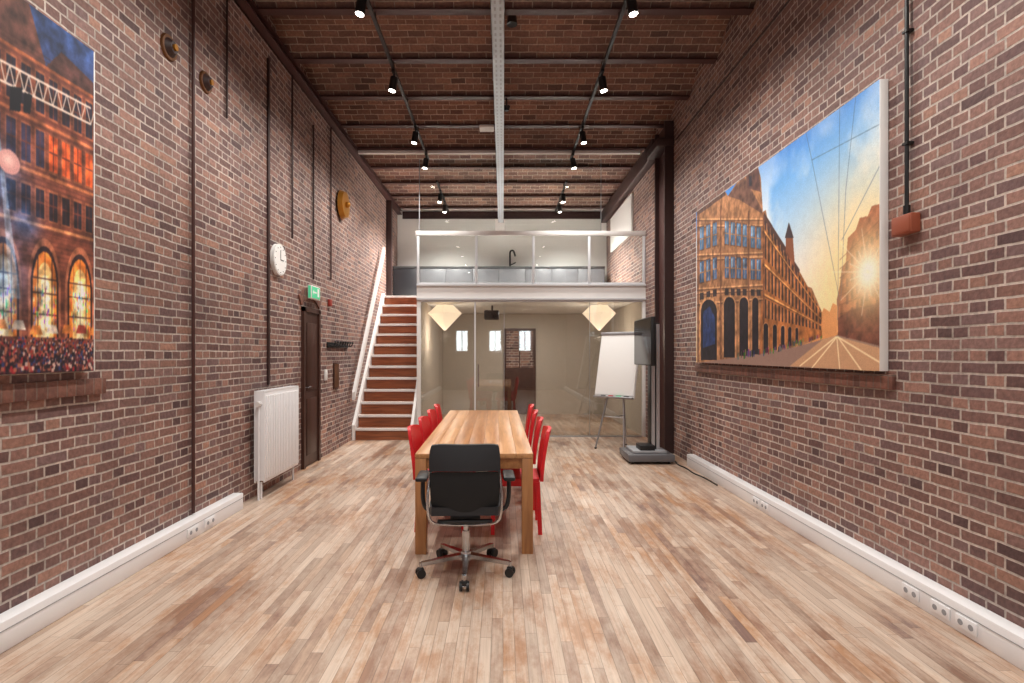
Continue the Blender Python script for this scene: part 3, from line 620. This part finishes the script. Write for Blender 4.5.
b=B('red_dining_chair')
def seat(u,v):
    x=(u-.5)*.43*(1-.06*v); y=.23-.43*v; dz=-.012*math.sin(math.pi*u)*math.sin(math.pi*v); rx=max(0,abs(u-.5)-.42)/.08
    return (x,y,.435+dz-.008*rx)
b.slab(seat,14,12,(0,0,.035),M_red)
def back(u,v):
    w=.43-.05*v**2-.03*max(0,(v-.85)/.15)**2; x=(u-.5)*w; y=-.205-.035*math.sin(v*1.4)-.05*v*v+.03*(2*u-1)**2*v
    return (x,y,.44+.42*v-.012*(2*u-1)**4*v)
b.slab(back,14,14,(0,-.028,0),M_red)
for sx in (-1,1):
    b.prism([(sx*.195-.014,.20,.435),(sx*.195+.014,.20,.435),(sx*.195+.014,.17,.435),(sx*.195-.014,.17,.435)],(0,0,-.435),M_red)
    b.prism([(sx*.195-.013,-.17,.435),(sx*.195+.013,-.17,.435),(sx*.195+.013,-.205,.435),(sx*.195-.013,-.205,.435)],(0,-.02,-.435),M_red)
    b.box((sx*.195-.01,-.19,.40),(sx*.195+.01,.19,.435),M_red)
b.box((-.19,.175,.40),(.19,.195,.435),M_red).box((-.19,-.20,.40),(.19,-.18,.435),M_red)
c0=b.done((.10,4.66,0),math.radians(90))
for k,y in enumerate((5.36,6.04,6.70)): dup(c0,'red_dining_chair',(.085-.008*k,y,0),math.radians(90+random.uniform(-3,3)))
for k,y in enumerate((4.72,5.38,6.06,6.72)): dup(c0,'red_dining_chair',(-.51-.01*k,y,0),math.radians(-90+random.uniform(-3,3)))

b=B('office_chair')
for i in range(5):
    a=math.radians(-90+72*i); d=Vector((math.cos(a),math.sin(a),0)); q=Matrix.Rotation(a,4,'Z')
    b.prism([q@Vector(p) for p in ((.02,-.026,.10),(.31,-.014,.075),(.31,.014,.075),(.02,.026,.10))],(0,0,.026),M_chrome)
    e=d*.315; b.cyl(e+Vector((0,0,.05)),e+Vector((0,0,.098)),.010,M_chrome,10)
    s_=Vector((-d.y,d.x,0))
    for o_ in (-.022,.022): b.cyl(e+s_*(o_-.009)+Vector((0,0,.03)),e+s_*(o_+.009)+Vector((0,0,.03)),.03,M_black,20)
    b.cyl(e+s_*-.014+Vector((0,0,.032)),e+s_*.014+Vector((0,0,.032)),.012,M_chrome,10)
    b.box((-.02,-.02,0),(.02,.02,.028),M_black,.004,Matrix.Translation(e+Vector((0,0,.035)))@q)
b.cyl((0,0,.085),(0,0,.14),.045,M_chrome,24,.035).cyl((0,0,.14),(0,0,.28),.027,M_chrome,20).cyl((0,0,.28),(0,0,.40),.017,M_chrome,16)
b.box((-.10,-.14,.385),(.10,.12,.43),M_black,.012)
def s2(u,v):
    x=(u-.5)*.48*(1-.10*(2*v-1)**4); y=-.22+.46*v; e=max(abs(2*u-1)**5,abs(2*v-1)**6)
    return (x,y,.432+.012*e-.0)
b.slab(s2,16,16,(0,0,.055),M_leather)
def bk(u,v):
    z=.45+.46*v; w=.465-.03*abs(2*v-1)**6-.02*(1-v); x=(u-.5)*w; y=-.215-.02*v-.045*math.sin(math.pi*v*.9)+.045*(2*u-1)**2
    return (x,y,z-.012*(2*u-1)**6*(1 if v>.5 else -1))
b.slab(lambda u,v:bk(u,.62*v),16,10,(0,.018,0),M_mesh)
b.slab(lambda u,v:tuple(Vector(bk(u,.64+.36*v))+Vector((0,-.014,0))),16,10,(0,.045,0),M_leather)
b.tube([(-.222,-.19,.74),(-.238,-.235,.62),(-.238,-.25,.47),(-.21,-.24,.40),(-.10,-.19,.375),(0,-.17,.37),(.10,-.19,.375),(.21,-.24,.40),(.238,-.25,.47),(.238,-.235,.62),(.222,-.19,.74)],.009,M_chrome,10,2)
b.box((-.18,-.205,.385),(.18,-.17,.41),M_black,.006)
for sx in (-1,1):
    b.tube([(sx*.12,-.02,.415),(sx*.26,-.02,.42),(sx*.295,-.02,.48),(sx*.295,-.0,.64)],.015,M_black,10,2)
    b.box((sx*.295-.04,-.12,.64),(sx*.295+.04,.13,.668),M_black,.012)
b.done((-.255,3.72,0),math.radians(2))

b=B('flip_chart'); tl=math.radians(-14); q=Matrix.Translation((0,0,.80))@Matrix.Rotation(tl,4,'X')
b.box((-.34,-.012,0),(.34,.012,1.06),M_white,.006,q).box((-.33,-.03,.04),(.33,-.013,1.03),M_paper,.002,q).box((-.34,-.04,1.01),(.34,-.012,1.06),M_alu,.004,q).box((-.33,-.08,-.015),(.33,.0,.01),M_alu,.003,q)
for i in range(4): b.box((-.2+.13*i,-.07,.01),(-.12+.13*i,-.055,.024),[M_black,M_red,M_green,M_black][i],.002,q)
b.tube([(-.05,.22,1.50),(-.24,-.16,0.012)],.014,M_alu).tube([(.05,.22,1.50),(.24,-.16,.012)],.014,M_alu).tube([(0,.26,1.5),(0,.42,.012)],.014,M_alu)
b.tube([(-.14,.03,.80),(.14,.03,.80)],.012,M_alu).tube([(-.17,-.02,.5),(.17,-.02,.5)],.009,M_alu).tube([(0,-.02,.5),(0,.37,.5)],.009,M_alu)
for p in ((-.24,-.16,.012),(.24,-.16,.012),(0,.42,.012)): b.ball(p,.02,M_black,(1,1,.6))
b.done((1.74,8.45,0),math.radians(-38))

dx=.07
b=B('television_stand')
b.box((1.62,7.25,.035),(2.24,7.85,.13),M_grey,.01).box((1.70,7.33,.13),(2.16,7.78,.17),M_slot,.01)
for x in (1.68,2.18):
    for y in (7.31,7.79): b.cyl((x-.012,y,.028),(x+.012,y,.028),.028,M_black,16).cyl((x,y,.03),(x,y,.05),.01,M_alu,8)
b.box((1.98,7.48,.13),(2.10,7.66,1.92),M_black,.006).box((1.985,7.462,.17),(2.03,7.48,1.90),M_alu).box((2.05,7.462,.17),(2.095,7.48,1.90),M_alu)
b.box((1.93,7.46,1.5),(1.98,7.68,1.82),M_black)
b.box((1.875,7.08,1.33),(1.93,8.0,1.98),M_black,.006).box((1.872,7.09,1.345),(1.8755,7.99,1.965),M_screen)
b.box((1.80,7.35,.17),(2.0,7.6,.24),M_black,.006); b.done((dx,0,0))
b=B('floor_cable'); pts=[(2.32,7.6,.02),(2.38,7.45,.008),(2.33,7.2,.008),(2.38,7.0,.008),(2.36,6.7,.008),(2.41,6.5,.008),(2.42,6.1,.008)]
b.tube(pts,.008,M_black,8,2).done()

# ------------------------------------------------------------ lights
def light(name,kind,loc,e,col=(1,1,1),rot=None,**k):
    l=bpy.data.lights.new(name,kind); l.energy=e; l.color=col
    for a,v in k.items(): setattr(l,a,v)
    o=bpy.data.objects.new(name,l); COL.objects.link(o); o.location=loc
    if rot is not None: o.rotation_euler=rot
    return o
for p,d in spots:
    light('spot_lamp','SPOT',p,172 if p.y<10 else 430,(1,.955,.895),d.to_track_quat('-Z','Y').to_euler(),spot_size=math.radians(140),spot_blend=1.0,shadow_soft_size=.04)
for n,w in enumerate(wins):
    light('window_daylight','AREA',((w[0]+w[1])/2,YF-.5,(w[2]+w[3])/2+.1),(w[1]-w[0])*(w[3]-w[2])*60,(.86,.93,1),(math.radians(90),0,0),shape='RECTANGLE',size=(w[1]-w[0])*1.3,size_y=(w[3]-w[2])*1.3)
for lx,yy in PL: light('glow_kite_fill','POINT',(lx,yy+.1,1.82),20,(1,.84,.68),shadow_soft_size=.1)  # added fill light below each kite, brightens the meeting room
light('meeting_room_fill','AREA',(.5,11.6,2.44),42,(1,.93,.86),(0,0,0),shape='DISK',size=.5)  # added fill light without a fixture, lifts the room's brightness
w=bpy.data.worlds.new('World'); S.world=w; w.use_nodes=True; w.node_tree.nodes['Background'].inputs[0].default_value=(.75,.85,1,1); w.node_tree.nodes['Background'].inputs[1].default_value=1.0

cam=bpy.data.cameras.new('camera'); co=bpy.data.objects.new('camera',cam); COL.objects.link(co)
co.location=(0,0,1.5); co.rotation_euler=(math.radians(90),0,0); cam.lens=540/1024*36; cam.sensor_width=36
cam.shift_x=9/1024; cam.shift_y=11.5/1024; cam.clip_start=.05
S.camera=co
S.view_settings.view_transform='Standard'; S.view_settings.look='None'
